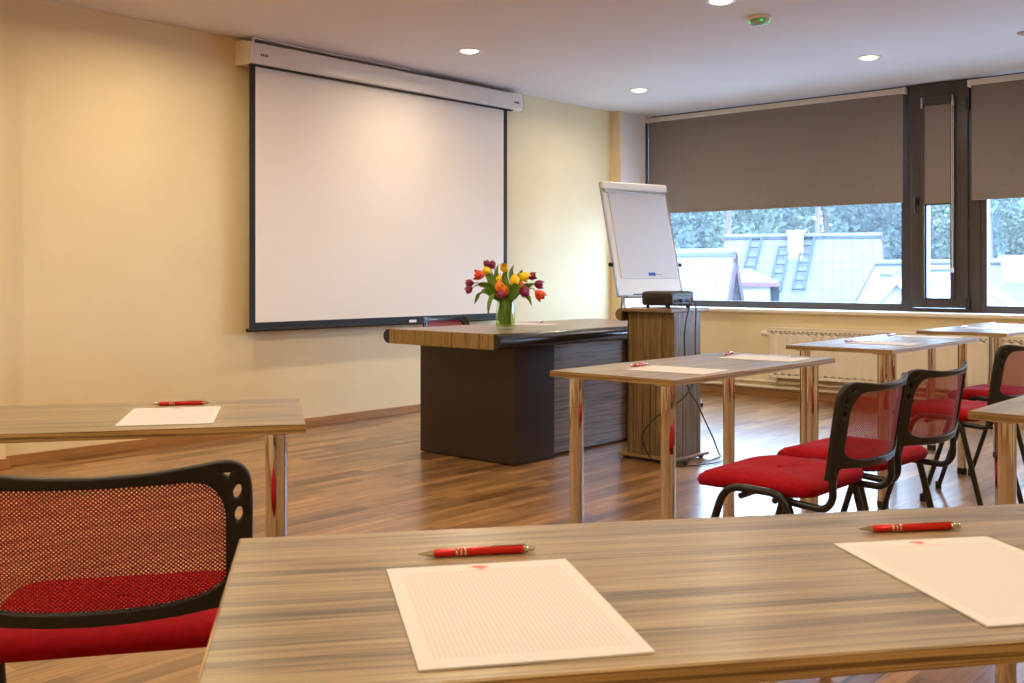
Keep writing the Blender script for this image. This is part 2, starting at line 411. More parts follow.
for x in LX:
    for y in LY:
        if (x,y) in seen:
            if first: dl.location = (x,y,H); dl['label'] = seen[(x,y)]; first = False
            else: dup(dl, (x,y,H), 0, seen[(x,y)])
        L = bpy.data.lights.new('downlight_bulb', 'AREA'); L.shape = 'DISK'; L.size = .11; L.energy = LAMP_W*lamp_energy(x); L.color = LAMP_COL; L.spread = R(168)
        o = bpy.data.objects.new('downlight_bulb', L); COL.objects.link(o); o.location = (x,y,H-.024)

t = thing('ceiling_sensor', 'small green-lit dome unit on the ceiling beside a downlight', 'sensor', (5.83,3.14,H))
MB().lathe([(.074,0),(.074,-.012),(.066,-.018)], 32).build('base_ring', M['case_white'], t, smooth=True)
MB().lathe([(.060,-.018),(.057,-.034),(.042,-.048),(.02,-.055),(.002,-.056)], 32).build('dome', M['green_plastic'], t, smooth=True)
for a in (0.6, 2.2, 3.9, 5.4):
    MB().lathe([(.003,-.008),(.009,-.006),(.009,.002),(.003,.003)], 10, Matrix.Translation((.056*math.cos(a),.056*math.sin(a),-.03))).build('green_diode', M['led'], t, smooth=True)
t = thing('sprinkler_cap', 'small pinkish disc on the ceiling near the window wall', 'ceiling fitting', (7.36,2.04,H))
MB().lathe([(.045,0),(.045,-.006),(.035,-.012),(.002,-.012)], 28).build('cover_disc', mat('dull_pink_plastic',(186,160,160),.6), t, smooth=True)
MB().lathe([(.012,-.012),(.012,-.022),(.002,-.024)], 14).build('centre_button', M['faint'], t, smooth=True)

# ================================================================== PROJECTION SCREEN
t = thing('projection_screen', 'large white pull-down projection screen with black borders on the front wall', 'projection screen', (5.36,5.95,.70))
sx0, sx1 = 4.052-5.36, 6.632-5.36
MB().box(sx0+.047, sx1-.044, -.001, .001, .062, 1.83).build('screen_fabric', M['screen_white'], t)
b = MB(); b.box(sx0, sx0+.047, -.002, .0005, .02, 1.85); b.box(sx1-.044, sx1, -.002, .0005, .02, 1.85); b.box(sx0+.047, sx1-.044, -.002, .0005, .02, .062)
b.build('black_border', M['screen_black'], t)
MB().lathe([(.012,sx0-.02),(.012,sx1+.02)], 12, Matrix.Translation((0,0,.012)) @ Matrix.Rotation(PI/2, 4, 'Y')).build('weight_bar', M['screen_black'], t, smooth=True)
MB().box(.13, .205, -.0135, -.0125, .016, .036).build('bar_sticker', M['board'], t)
cs = [(-.062,1.80),(-.062,1.87),(-.052,1.932),(.02,1.948),(.094,1.948),(.094,1.79),(-.03,1.785)]
case = MB().prism(cs, 4.02-5.36, 6.775-5.36, 'x').build('screen_case', M['case_white'], t, bevel=.01, seg=3)
for e0, e1 in ((4.005-5.36, 4.02-5.36), (6.775-5.36, 6.79-5.36)):
    MB().prism([(y*1.04,1.866+(z-1.866)*1.03) for y, z in cs], e0, e1, 'x').build('end_cap', M['white_paint'], case, bevel=.006)
def badge(x, n):
    m = MB()
    for k in range(n): m.box(x+k*.016, x+k*.016+.011, -.0638, -.0622, 1.845, 1.862)
    return m.build('maker_mark', M['port_grey'], case)
badge(4.10-5.36, 4); badge(6.66-5.36, 4)
MB().box(sx0-.02, sx1+.03, -.045, .0, 1.783, 1.79).build('case_slot', M['screen_black'], case)
tag(MB().tube(curve_pts([(4.02,5.876,2.52),(4.03,5.874,2.62),(4.04,5.886,2.661),(4.10,5.93,2.667),(4.25,5.93,2.668),(4.6,5.93,2.664),(5.1,5.94,2.668),(5.5,5.95,2.667)]), .005, 6).build('wiring_cord', M['case_white'], smooth=True),
    'thin white cable run along the top of the screen case', 'cable')

# ================================================================== RADIATOR AND PIPES
t = thing('radiator', 'long cream panel radiator under the windows', 'radiator', (8.44,3.0,.0))
ry0, ry1 = 1.90-3.0, 4.43-3.0
m = MB(); N = 76
prof = []
for i in range(N+1):
    y = ry0+.02+(ry1-ry0-.04)*i/N
    prof.append((-.040+(.006 if i % 2 else 0.0), y))
rows = [[(x, y, z) for x, y in prof] for z in (.205,.225,.555,.575)]
for r in (0, 3): rows[r] = [(-.034, p[1], p[2]) for p in rows[r]]
m.grid(rows).box(-.034, -.026, ry0+.01, ry1-.01, .185, .60)
m.build('front_panel', M['radiator'], t, fixn=True)
m = MB().box(-.038, .045, ry0, ry0+.012, .18, .622).box(-.038, .045, ry1-.012, ry1, .18, .622).box(-.038, .045, ry0, ry1, .60, .622).box(-.038, -.03, ry0, ry1, .575, .60).box(-.038,-.03,ry0,ry1,.18,.205).box(.03, .04, ry0, ry1, .19, .6)
m.build('casing', M['radiator'], t, bevel=.003)
m = MB()
for i in range(60):
    y = ry0+.03+(ry1-ry0-.06)*i/59
    m.box(-.0392, -.0378, y-.011, y+.011, .584, .591)
m.build('grille_slots', M['port_grey'], t)
vt = MB(); vt.lathe([(.012,0),(.012,.02),(.021,.024),(.023,.06),(.021,.085),(.012,.092)], 20, Matrix.Translation((.0,ry1,.565)) @ Matrix.Rotation(-PI/2, 4, 'X')).build('thermostatic_valve', M['case_white'], t, smooth=True)
MB().tube(fillet([(.0,ry1-.06,.19),(.0,ry1-.06,.14),(.008,ry1-.06,.136)], .02), .010, 10).build('feed_pipe', M['radiator'], t, smooth=True)
for z, nm, lb in ((.135,'heating_pipe','upper of the two cream heating pipes along the wall under the radiator'), (.085,'heating_pipe','lower of the two cream heating pipes along the wall, just above the skirting')):
    p = thing(nm, lb, 'pipe', (8.466,3.2,0), 0, 'heating pipes along the window wall')
    MB().tube([(0,-4,z),(0,2.6,z)], .0135, 12).build('pipe_run', M['radiator'], p, smooth=True)
    for y in (-1.5,.0,.9,1.9):
        MB().box(-.016, .034, y-.012, y+.012, z-.018, z+.016).build('pipe_clip', M['case_white'], p, bevel=.003)

# ================================================================== TABLES
TH, TD, TL = .74, .525, 1.24
def table(label, loc, rz, L=TL):
    t = thing('table', label, 'table', (loc[0],loc[1],0), rz, 'striped laminate tables on chrome legs')
    top = MB().box(-L/2+.002, L/2-.002, -TD/2+.002, TD/2-.002, TH-.0185, TH).build('tabletop', M['table_top'], t, bevel=.0012)
    m = MB().box(-L/2, L/2, -TD/2, -TD/2+.002, TH-.02, TH-.0008).box(-L/2, L/2, TD/2-.002, TD/2, TH-.02, TH-.0008)
    m.box(-L/2, -L/2+.002, -TD/2+.002, TD/2-.002, TH-.02, TH-.0008).box(L/2-.002, L/2, -TD/2+.002, TD/2-.002, TH-.02, TH-.0008)
    m.build('edge_band', M['table_edge'], top)
    for sx in (-1, 1):
        for sy in (-1, 1):
            x, y = sx*(L/2-.065), sy*(TD/2-.07)
            lg = MB().lathe([(.025,.03),(.025,TH-.026)], 28, Matrix.Translation((x,y,0))).build('leg', M['chrome'], t, smooth=True)
            MB().lathe([(.022,0),(.026,.004),(.026,.032),(.0255,.034)], 24, Matrix.Translation((x,y,0))).build('foot', M['soft_black'], lg, smooth=True)
            MB().lathe([(.044,TH-.026),(.046,TH-.0225),(.046,TH-.0188)], 28, Matrix.Translation((x,y,0))).build('mounting_plate', M['steel'], lg, smooth=True)
    return t
def from_corner(c, rz, L, ox=1, oy=1):
    """centre of a table whose near or far corner is c; ox, oy: which way it lies from the corner"""
    ca, sa = math.cos(rz), math.sin(rz)
    return (c[0]+ox*L/2*ca-oy*TD/2*sa, c[1]+ox*L/2*sa+oy*TD/2*ca)
aF = R(-37.9)
pF = from_corner((.776,1.161), aF, TL, 1, -1)
T_front = table('striped table closest to the viewer, with two sheets and two pens', pF, aF)
aL = R(-35.0)
pL = from_corner((1.77,2.364), aL, TL, -1, -1)
T_left = table('striped table at the left edge of the picture, in front of the large mesh-back chair', pL, aL)
a1, a2, a3, a4 = R(0.3), R(0.6), R(0.6), R(0)
T1 = table('striped table before the lectern, two sheets, with the first pair of red chairs', (3.482,2.115), a1, 1.21)
T2 = table('striped table in the middle of the window-side row, half behind two red chairs', (5.32,2.13), a2, 1.24)
T3 = table('striped table at the window end of the row, beneath the narrow casement', (7.14,2.16), a3, 1.32)
T4 = table('striped table whose pale corner juts in from the right edge, behind the front table', from_corner((2.716,.884), a4, TL, 1, -1), a4)

# ================================================================== NOTE SHEETS AND PENS
def sheet(label, loc, rz, z=TH, detail=True):
    t = thing('note_sheet', label, 'paper sheet', (loc[0],loc[1],z), rz, 'white note sheets laid out on the tables')
    MB().box(-.1065,.1065,-.157,.157,.0004,.0022).build('sheet', M['note'], t)
    if detail:
        e = MB()
        e.prism([(-.012,.1435),(-.004,.1485),(.006,.1455),(.011,.1395),(.003,.1405)], .00225, .00235)
        e.prism([(-.006,.1385),(.002,.1395),(.006,.1365),(.0,.1345)], .00225, .00235)
        e.build('red_emblem', M['emblem'], t)
        e = MB()
        for k in range(11): e.box(-.026+k*.0048, -.0228+k*.0048, .1275, .1300, .00225, .00235)
        e.build('emblem_caption', M['faint'], t)
    return t
def pen(label, loc, rz, z=TH):
    t = thing('ballpoint_pen', label, 'pen', (loc[0],loc[1],z+.0053), rz, 'red ballpoint pens beside the sheets')
    X = Matrix.Rotation(PI/2, 4, 'Y')
    MB().lathe([(.0040,-.053),(.0050,-.049),(.0052,-.02),(.0052,.055),(.0046,.058)], 20, X).build('barrel', M['pen_red'], t, smooth=True)
    MB().lathe([(.0006,-.0715),(.0011,-.069),(.0017,-.066),(.0038,-.055),(.0041,-.053)], 18, X).build('tip', M['silver'], t, smooth=True)
    for k in range(3):
        MB().lathe([(.0050,-.026+k*.0052),(.00535,-.0255+k*.0052),(.00535,-.0238+k*.0052),(.0050,-.0233+k*.0052)], 20, X).build('ring', M['silver'], t, smooth=True)
    MB().lathe([(.0046,.058),(.0048,.061),(.0040,.064),(.0032,.065),(.0032,.070),(.0026,.0715)], 18, X).build('push_button', M['silver'], t, smooth=True)
    MB().box(.018,.060,-.0012,.0012,.0052,.0066).build('clip', M['silver'], t, bevel=.0005)
    return t
sheet('sheet nearest the camera, centre of the front table, with a pen above it', (.794,.716), R(-36.5))
sheet('second sheet on the front table, towards its right-hand end', (1.238,.382), R(-38.5))
sheet('sheet on the table at the left edge, ahead of the large mesh-back chair', (1.337,2.286), R(-36.2))
sheet('first sheet on the table before the lectern, beside its left end', (3.188,2.04), R(4))
sheet('second sheet on the table before the lectern, beside its right end', (3.875,2.06), R(4), detail=False)
sheet('sheet at the left end of the middle window-side table', (5.13,2.07), R(3), detail=False)
sheet('sheet at the right end of the middle window-side table', (5.82,2.10), R(3), detail=False)
sheet('sheet at the near end of the table by the window wall', (6.98,2.12), R(2), detail=False)
sheet('sheet at the far end of the table by the window wall', (7.66,2.13), R(2), detail=False)
sheet('sheet on the presenter desk behind the tulips', (5.10,4.36), R(12), z=.765, detail=False)
pen('red pen above the nearest sheet on the front table', (.918,.873), R(-37.5))
pen('red pen above the second sheet on the front table', (1.387,.526), R(-41))
pen('red pen above the sheet on the table at the left edge', (1.465,2.464), R(-36))
pen('red pen by the first sheet on the table before the lectern', (3.24,2.243), R(8))
pen('red pen by the second sheet on the table before the lectern', (3.95,2.275), R(12))
pen('red pen at the left end of the middle window-side table', (5.16,2.268), R(3))
pen('red pen at the right end of the middle window-side table', (5.83,2.316), R(3))
pen('red pen at the near end of the table by the window wall', (7.04,2.315), R(2))
pen('red pen at the far end of the table by the window wall', (7.67,2.336), R(2))
pen('red pen beside the sheet on the presenter desk', (5.28,4.44), R(25), z=.765)

# ================================================================== CHAIRS
def back_y(x, z): return -.262 + 1.05*x*x - (z-.55)*.16
def half_w(z):    # half width of the net opening
    z0, z1, w, r = .567, .767, .1955, .068
    if z < z0+.045:
        k = max(0.0, (z-z0)/.045); return w*(max(0, 1-(1-k)**2.3))**(1/3.6) if k > 0 else .0
    if z > z1-r:
        k = (z-(z1-r))/r; return w - r*.8*(1-math.sqrt(max(0, 1-k*k)))
    return w
def make_chair(label):
    t = thing('conference_chair', label, 'chair', (0,0,0), 0, 'red chairs with black mesh-back frames')
    # upholstered seat
    W, D0, D1 = .214, -.15, .245
    loop = round_loop([(-W,D0),(W,D0),(W*.97,D1),(-W*.97,D1)], [.07,.07,.10,.10], 9)
    prof = [(.10,.457),(.03,.455),(.006,.462),(0,.476),(.004,.492),(.02,.503),(.06,.509),(.12,.508),(.2,.504)]
    vs = []; n = len(loop); cy = (D0+D1)/2
    for ins, z in prof:
        for x, y in loop:
            kx = max(0, 1-ins/W); ky = max(0, 1-ins/((D1-D0)/2))
            yy = cy+(y-cy)*ky; s = max(0, (yy-.10)/.145)
            vs.append((x*kx, yy, z - .014*min(1, s)**2 - .006*math.cos(x/W*1.5)*(1 if z > .49 else 0)))
    fs = [(k*n+i, k*n+(i+1)%n, (k+1)*n+(i+1)%n, (k+1)*n+i) for k in range(len(prof)-1) for i in range(n)]
    fs += [tuple(range(n))[::-1], tuple(range((len(prof)-1)*n, len(prof)*n))]
    MB().add(vs, fs).build('seat', M['red_seat'], t, smooth=True, angle=60)
    # backrest frame: a plate with the net opening and the pierced ears, bent to the sitter's back
    outer = []
    def topz(x): return .776+.016*(abs(x)/.225)**2.2
    N = 14
    side = [tuple(p)[:2] for p in curve_pts([(x,z,0) for x,z in [(.2245,.53),(.2255,.60),(.2275,.68),(.2275,.73),(.2235,.763),(.209,.7825),(.186,.788),(.15,.785),(.08,.778),(0,.7755)]], 5)]
    bot = [(.206,.53),(.204,.552),(.194,.559),(.165,.558),(.12,.555),(.06,.553),(0,.552)]
    outer = side + [(-x,z) for x,z in side[:-1][::-1]] + [(-x,z) for x,z in bot] + bot[:-1][::-1]
    zs = [.567+.200*(i/60)**1.3 for i in range(61)]
    inner = [(half_w(z), z) for z in [.5671,.5673]+zs if half_w(z) > .02]
    inner = inner + [(-x,z) for x,z in inner[::-1]]
    def oval(cx, cz, rx, rz, tilt=0.0, n=18):
        return [(cx+rx*math.cos(a)*math.cos(tilt)-rz*math.sin(a)*math.sin(tilt), cz+rx*math.cos(a)*math.sin(tilt)+rz*math.sin(a)*math.cos(tilt)) for a in [2*PI*i/n for i in range(n)]]
    holes = []
    for s in (-1, 1):
        holes += [oval(s*.2085,.741,.0104,.0158,-s*.25), oval(s*.2105,.704,.0104,.0162,-s*.12)]
        holes.append([(s*x,z) for x,z in round_loop([(.172,.7785),(.2065,.7760),(.1965,.7585)], .003, 3)])
    vs, fs = plate([outer, inner]+holes, .018, .0045)
    bm = bmesh.new(); bv = [bm.verts.new(v) for v in vs]
    for f in fs:
        try: bm.faces.new([bv[i] for i in f])
        except ValueError: pass
    for i in range(-17, 18):
        bmesh.ops.bisect_plane(bm, geom=bm.verts[:]+bm.edges[:]+bm.faces[:], plane_co=(i*.0125,0,0), plane_no=(1,0,0))
    bmesh.ops.remove_doubles(bm, verts=bm.verts, dist=1e-5)
    bm.verts.index_update(); vs = [(v.co.x, back_y(v.co.x,v.co.y)+v.co.z, v.co.y) for v in bm.verts]; fs = [tuple(v.index for v in f.verts) for f in bm.faces]; bm.free()
    fr = MB().add(vs, fs).build('backrest_frame', M['black_plastic'], t, smooth=True, angle=50)
    rows = []; uv = []
    for i in range(25):
        z = .5675+.199*(i/24)**1.3; w = half_w(z)+.004
        rows.append([(w*(j/12-1), back_y(w*(j/12-1),z), z) for j in range(25)])
    nm = MB().grid(rows); o = nm.build('net_panel', M['net'], fr, smooth=True)
    ul = o.data.uv_layers.new(name='UVMap')
    for lp in o.data.loops:
        c = o.data.vertices[lp.vertex_index].co; ul.data[lp.index].uv = (c.x, c.z)
    # uprights from under the seat to the backrest
    for s in (-1, 1):
        p = fillet([(s*.19,-.04,.447),(s*.205,-.19,.440),(s*.211,-.215,.47),(s*.2115,back_y(.2115,.54),.56)], .05, 7)
        MB().tube(p, .0105, 12).build('back_upright', M['black_metal'], t, smooth=True)
    # side frames: front and rear leg in one bent tube, joined by two cross tubes
    for s in (-1, 1):
        p = fillet([(s*.231,.255,.012),(s*.225,.105,.474),(s*.225,-.085,.470),(s*.231,-.20,.012)], .055, 8)
        lf = MB().tube(p, .0115, 12).build('leg_frame', M['black_metal'], t, smooth=True)
        for y in (.256,-.201):
            MB().lathe([(.013,0),(.0145,.004),(.0145,.032),(.0125,.036)], 14, Matrix.Translation((s*.2308,y,0))).build('foot_cap', M['soft_black'], lf, smooth=True)
    for y in (.055,-.05):
        MB().tube([(-.224,y,.449),(.224,y,.449)], .009, 10).build('cross_tube', M['black_metal'], t, smooth=True)
    return t
CH = make_chair('large red mesh-back chair seen from behind at the lower left, facing a table')
CH.location = (.914,1.739,0); CH.rotation_euler.z = R(-35)
dup(CH, (2.895,1.445,0), R(1), 'red mesh-back chair nearest the lectern table, first of the window-side row')
dup(CH, (3.415,1.45,0), R(-3), 'red mesh-back chair second in the window-side row, overlapping the first')
dup(CH, (4.80,1.60,0), R(-2), 'red mesh-back chair third in the window-side row, behind the pale table corner')
dup(CH, (5.62,1.64,0), R(-1), 'red chair fourth in the window-side row, mostly hidden behind the third')
dup(CH, (5.16,4.95,0), R(182), 'red chair tucked behind the presenter desk, only its back top showing')

# ================================================================== PRESENTER DESK
DX0, DX1, DY0, DY1, DZ = 4.115, 6.08, 3.785, 4.62, .765
t = thing('presenter_desk', 'heavy dark presenter desk with striped top and rounded black edges', 'desk', (DX0,DY0,0))
L, Dp = DX1-DX0, DY1-DY0
top = MB().box(0, L, 0, Dp, DZ-.085, DZ).build('desktop', M['desk_top'], t, bevel=.0015)
MB().box(-.003, 0.0, .0, Dp, DZ-.085, DZ-.001).build('end_band', M['desk_edge'], top)
MB().box(L, L+.003, 0, Dp, DZ-.085, DZ-.001).build('end_band', M['desk_edge'], top)
for y0, s in ((0,-1),(Dp,1)):
    pts = [(y0, DZ-.085)] + [(y0+s*.052*math.cos(a), DZ-.0425+.0425*math.sin(a)) for a in [-PI/2+PI*i/14 for i in range(15)]] + [(y0, DZ)]
    MB().prism(pts, -.003, L+.003, 'x').build('rounded_edge', M['gloss_black'], top, smooth=True, angle=50)
bs = MB().box(.308, .665, .125, .90-.0, 0.004, DZ-.085).build('pedestal_base', M['desk_dark'], t, bevel=.004)
MB().box(L-.50, L-.16, .125, .90-.0, 0.004, DZ-.085).build('pedestal_base', M['desk_dark'], t, bevel=.004)
MB().box(.665, L-.50, .175, .200, .015, DZ-.085).build('modesty_panel', M['panel'], t)

# ================================================================== VASE AND TULIPS
VX, VY, VZ = 4.53, 4.077, DZ
t = thing('glass_vase', 'clear glass vase holding the tulips on the presenter desk', 'vase', (VX,VY,VZ))
prof_o = [(.010,.0),(.050,.0),(.056,.006),(.056,.06),(.052,.12),(.048,.16),(.050,.19),(.054,.205)]
prof_i = [(.052,.205),(.048,.19),(.046,.16),(.050,.12),(.053,.06),(.052,.014),(.010,.012)]
MB().lathe(prof_o+prof_i, 36).build('glass_body', M['vase_glass'], t, smooth=True)
MB().lathe([(.010,.0125),(.0515,.0145),(.0525,.06),(.0495,.11),(.001,.11)], 32).build('water', M['water'], t, smooth=True)

M['stem'] = mottled('tulip_stem', (140,172,60), 0.5, .12, 30)
M['leaf'] = zebrano('tulip_leaf', [(0.3,(58,98,30)),(0.5,(92,138,44)),(0.7,(130,168,66))], (30,30,2), .45)
for k, (c0, c1) in {'purple':((96,14,62),(158,34,98)), 'red':((206,44,22),(244,96,40)), 'orange':((232,90,10),(255,160,50)), 'yellow':((250,200,0),(255,232,40))}.items():
    m = mat('tulip_'+k, c1, .45); nt, n, l, b = nodes(m)
    tc = n.new('ShaderNodeTexCoord'); nz = n.new('ShaderNodeTexNoise'); nz.inputs['Scale'].default_value = 60; nz.inputs['Detail'].default_value = 3
    l.new(tc.outputs['Object'], nz.inputs['Vector']); r = ramp(n, [(.35,c0),(.65,c1)]); l.new(nz.outputs['Fac'], r.inputs['Fac']); l.new(r.outputs['Color'], b.inputs['Base Color'])
    b.inputs['Subsurface Weight'].default_value = .15; b.inputs['Subsurface Radius'].default_value = (.01,.006,.003)
    M['tulip_'+k] = m
def blossom(openness, size, ruffled=False):
    m = MB()
    for ring, n_, in ((0,3),(1,3)) if not ruffled else ((0,4),(1,5),(2,5)):
        for k in range(n_):
            a0 = 2*PI*k/n_ + (PI/n_ if ring % 2 else 0) + random.uniform(-.1,.1)
            rows = []
            for i in range(8):
                s = i/7
                rr = (.66*math.sin(min(1, s*1.7)*PI/2) + (openness-.36)*max(0, s-.5)*1.8 - ring*.06)*size*1.05
                z = size*1.6*s*(1-.10*ring)
                wid = math.sin(PI*min(.999, .12+.80*s)**.85)**.7*1.15 if s < 1 else .16
                row = []
                for j in range(7):
                    q = (j/6-.5)*2; a = a0+q*wid*.95
                    row.append((rr*math.cos(a)*(1-.10*q*q*s), rr*math.sin(a)*(1-.10*q*q*s), z-.10*size*q*q*s + (random.uniform(-.05,.05)*size if ruffled else 0)))
                rows.append(row)
            m.grid(rows)
    return m
RT, FW = Vector((.664,-.7475,0)), Vector((.7475,.664,0))
def leaf(path, w):
    P = curve_pts(path, 6); rows = []; turn = random.uniform(-.9,.9); sd = RT*math.cos(turn)+FW*math.sin(turn)+Vector((0,0,.5))
    for i, p in enumerate(P):
        s = i/(len(P)-1); t_ = (P[min(i+1,len(P)-1)]-P[max(i-1,0)]).normalized()
        side = sd - t_*sd.dot(t_); side = side.normalized(); up = side.cross(t_)
        ww = w*(math.sin(PI*min(1, s*.93+.07)**.8))**.8*(1-.12*s)
        rows.append([tuple(p+side*ww*q+up*ww*.35*q*q) for q in (-1,-.5,0,.5,1)])
    return MB().grid(rows)
tulips = [  # across, up from the desk, depth offset, kind, openness, size, label
 (-.205,.271, .02,'purple',.20,.021,'purple tulip at the far left of the bouquet, the higher of two'),
 (-.212,.236,-.02,'purple',.18,.020,'purple tulip at the far left of the bouquet, the lower of two'),
 (-.142,.328,-.03,'red',.42,.025,'open red-orange tulip high on the left of the bouquet'),
 (-.104,.378, .03,'purple',.15,.019,'purple tulip bud at the very top left of the bouquet'),
 (-.073,.372, .05,'purple',.22,.022,'purple tulip at the top beside the yellow ones, left of centre'),
 (-.095,.346, .00,'yellow',.18,.022,'yellow tulip between the red-orange tulip and the purple bud'),
 (-.050,.308,-.09,'orange',.34,.026,'orange tulip in the middle of the bouquet under the yellow'),
 (-.034,.350, .01,'yellow',.20,.025,'taller yellow tulip at the top centre of the bouquet'),
 (-.004,.358,-.04,'yellow',.18,.023,'yellow tulip at the centre, just right of the taller one'),
 (-.024,.262,-.115,'orange',.40,.027,'ruffled double orange tulip low in the middle of the bouquet'),
 (-.030,.216,-.10,'purple',.24,.022,'purple tulip lowest in the middle, touching the vase rim'),
 ( .058,.352,-.05,'yellow',.30,.027,'bright open yellow tulip at the top right of the bouquet'),
 ( .096,.350, .00,'yellow',.26,.026,'yellow tulip behind the bright one at the top right'),
 ( .148,.316, .03,'purple',.22,.022,'purple tulip at upper right behind the orange one'),
 ( .124,.294,-.02,'red',.34,.026,'red-orange tulip at the right between yellow and purple ones'),
 ( .136,.262,-.05,'purple',.26,.025,'purple tulip right of centre, below the red-orange one'),
 ( .124,.226,-.06,'purple',.22,.022,'purple tulip right of centre, hanging lowest on that side'),
 ( .192,.268, .02,'purple',.22,.024,'purple tulip out to the right, above the hanging red one'),
 ( .204,.210,-.02,'red',.36,.027,'red-orange tulip drooping at the far right of the bouquet'),
]
for i, (ax, up, dp, kind, op, size, lb) in enumerate(tulips):
    ang = random.uniform(0, 2*PI); r0 = .032*math.sqrt(random.random())
    base = Vector((r0*math.cos(ang), r0*math.sin(ang), .02))
    off = RT*ax + FW*dp
    rim = off.normalized()*min(.036, off.length*.35) if off.length > .001 else Vector((0,0,0)); rim.z = .185
    head = off + Vector((0,0,up+.004))
    droop = 1 if up < .26 else 0
    mid = rim*.35+head*.65 + Vector((0,0,.02 if not droop else .035)); 
    head = head - (head-mid).normalized()*size*1.25
    path = curve_pts([base, rim, mid, head], 7)
    t = thing('tulip', lb, 'flower', (VX,VY,VZ), 0, 'tulips in the glass vase')
    MB().tube(path, .0032, 7).build('stem', M['stem'], t, smooth=True)
    d = (path[-1]-path[-3]).normalized()
    T = Matrix.Translation(path[-1]) @ d.to_track_quat('Z','Y').to_matrix().to_4x4()
    rf = 'ruffled' in lb
    hb = blossom(op, size*1.68, rf); hb.v = [tuple(T @ Vector(p)) for p in hb.v]
    hb.build('blossom', M['tulip_'+kind], t, smooth=True, fixn=False, angle=180)
# leaves belong to tulips of their own: hung on the stems whose side they leave the vase on
leaves = [((-.04,.0,.17),(-.10,.0,.215),(-.15,-.01,.20),(-.18,-.02,.145),.020), ((-.03,-.03,.17),(-.07,-.05,.21),(-.095,-.06,.16),(-.10,-.06,.075),.017),
          ((-.02,0,.15),(-.06,.0,.23),(-.10,0,.31),(-.12,.0,.34),.021), ((.0,-.02,.15),(.01,-.03,.23),(.0,-.03,.31),(.02,-.03,.37),.020),
          ((.02,0,.16),(.05,0,.24),(.08,0,.30),(.10,0,.35),.022), ((.03,-.02,.16),(.085,-.03,.215),(.135,-.03,.19),(.155,-.03,.135),.016),
          ((.02,.02,.16),(.04,.03,.25),(.03,.03,.33),(.05,.03,.38),.017), ((-.02,.02,.16),(-.02,.03,.25),(-.05,.03,.32),(-.04,.03,.385),.017),
          ((-.03,-.01,.17),(-.09,-.02,.25),(-.15,-.02,.265),(-.175,-.02,.25),.017), ((.03,.0,.17),(.09,.01,.24),(.15,.01,.255),(.185,.01,.27),.014),
          ((.0,-.03,.16),(-.03,-.05,.23),(-.06,-.06,.27),(-.075,-.06,.33),.018), ((.01,-.03,.16),(.05,-.05,.22),(.07,-.06,.27),(.07,-.06,.31),.018),
          ((-.02,-.02,.03),(-.025,-.02,.09),(-.02,-.02,.15),(-.03,-.02,.20),.014), ((.02,-.02,.03),(.02,-.02,.09),(.03,-.02,.15),(.04,-.02,.21),.014), ((.0,-.03,.03),(.0,-.03,.09),(.0,-.03,.15),(.0,-.03,.21),.014)]
owners = [o for o in COL.objects if o.name.split('.')[0] == 'tulip']
pick = [0,1,2,7,11,17,12,4,0,17,6,14,6,15,9]
for (a,b_,c,d,w), k in zip(leaves, pick):
    P = [RT*p[0]+FW*p[1]+Vector((0,0,p[2])) for p in (a,b_,c,d)]
    leaf(P, w*1.35).build('leaf', M['leaf'], owners[k], smooth=True, fixn=False, angle=180)

# ================================================================== LECTERN, PROJECTOR, CABLES
t = thing('lectern', 'striped wooden lectern block carrying the projector, in front of the desk', 'lectern', (5.06,3.26,0))
MB().box(0, .285, 0, .325, .036, .868).build('cabinet_body', M['pedestal'], t, bevel=.002)
MB().box(-.045, .365, -.012, .335, .868, .888).build('top_board', M['desk_top'], t, bevel=.003)
pts = [(.335,.812)] + [(.335+.045*math.cos(a), .85+.038*math.sin(a)) for a in [-PI/2+PI*i/12 for i in range(13)]] + [(.335,.888)]
MB().prism(pts, -.045, .365, 'x').build('rounded_edge', M['pedestal'], t, smooth=True, angle=50)
MB().box(-.02, .35, -.02, .375, .018, .036).build('base_board', M['table_edge'], t, bevel=.003)
for x, y in ((.01,.02),(.01,.34),(.32,.02),(.32,.34)):
    MB().lathe([(.018,-.011),(.018,.011)], 16, Matrix.Translation((x,y,.018)) @ Matrix.Rotation(PI/2, 4, 'Y')).build('caster', M['soft_black'], t, smooth=True)
PZ = .888
t = thing('video_projector', 'small black projector standing on the lectern', 'projector', (5.06,3.285,PZ), R(2))
sh = MB().prism(round_loop([(0,0),(.275,0),(.275,.20),(0,.20)], .022, 5), .018, .098).build('shell', M['lens_grey'], t, bevel=.02, seg=4)
MB().prism(round_loop([(.02,.02),(.255,.02),(.255,.18),(.02,.18)], .02, 5), .0975, .1005).build('top_cover', mat('projector_cover',(96,82,68),.35), sh, bevel=.002)
MB().box(.018, .255, -.0035, .0, .026, .072).build('port_panel', M['port_grey'], sh, bevel=.001)
m = MB()
for x, w, z0, z1 in ((.03,.018,.034,.05),(.055,.012,.036,.046),(.16,.03,.034,.052),(.20,.014,.04,.05),(.225,.02,.03,.06)): m.box(x, x+w, -.0048, -.0034, z0, z1)
m.build('sockets', M['soft_black'], sh)
MB().box(.092, .128, -.022, -.0036, .036, .056).build('blue_plug', M['port_blue'], sh, bevel=.002)
m = MB()
for k in range(9): m.box(-.0025, .0006, .04+k*.014, .048+k*.014, .032, .066)
m.build('vent_grille', M['soft_black'], sh)
MB().lathe([(.028,0),(.030,.012),(.024,.014),(.022,.004)], 24, Matrix.Translation((.20,.199,.05)) @ Matrix.Rotation(-PI/2, 4, 'X')).build('lens', M['gloss_black'], sh, smooth=True)
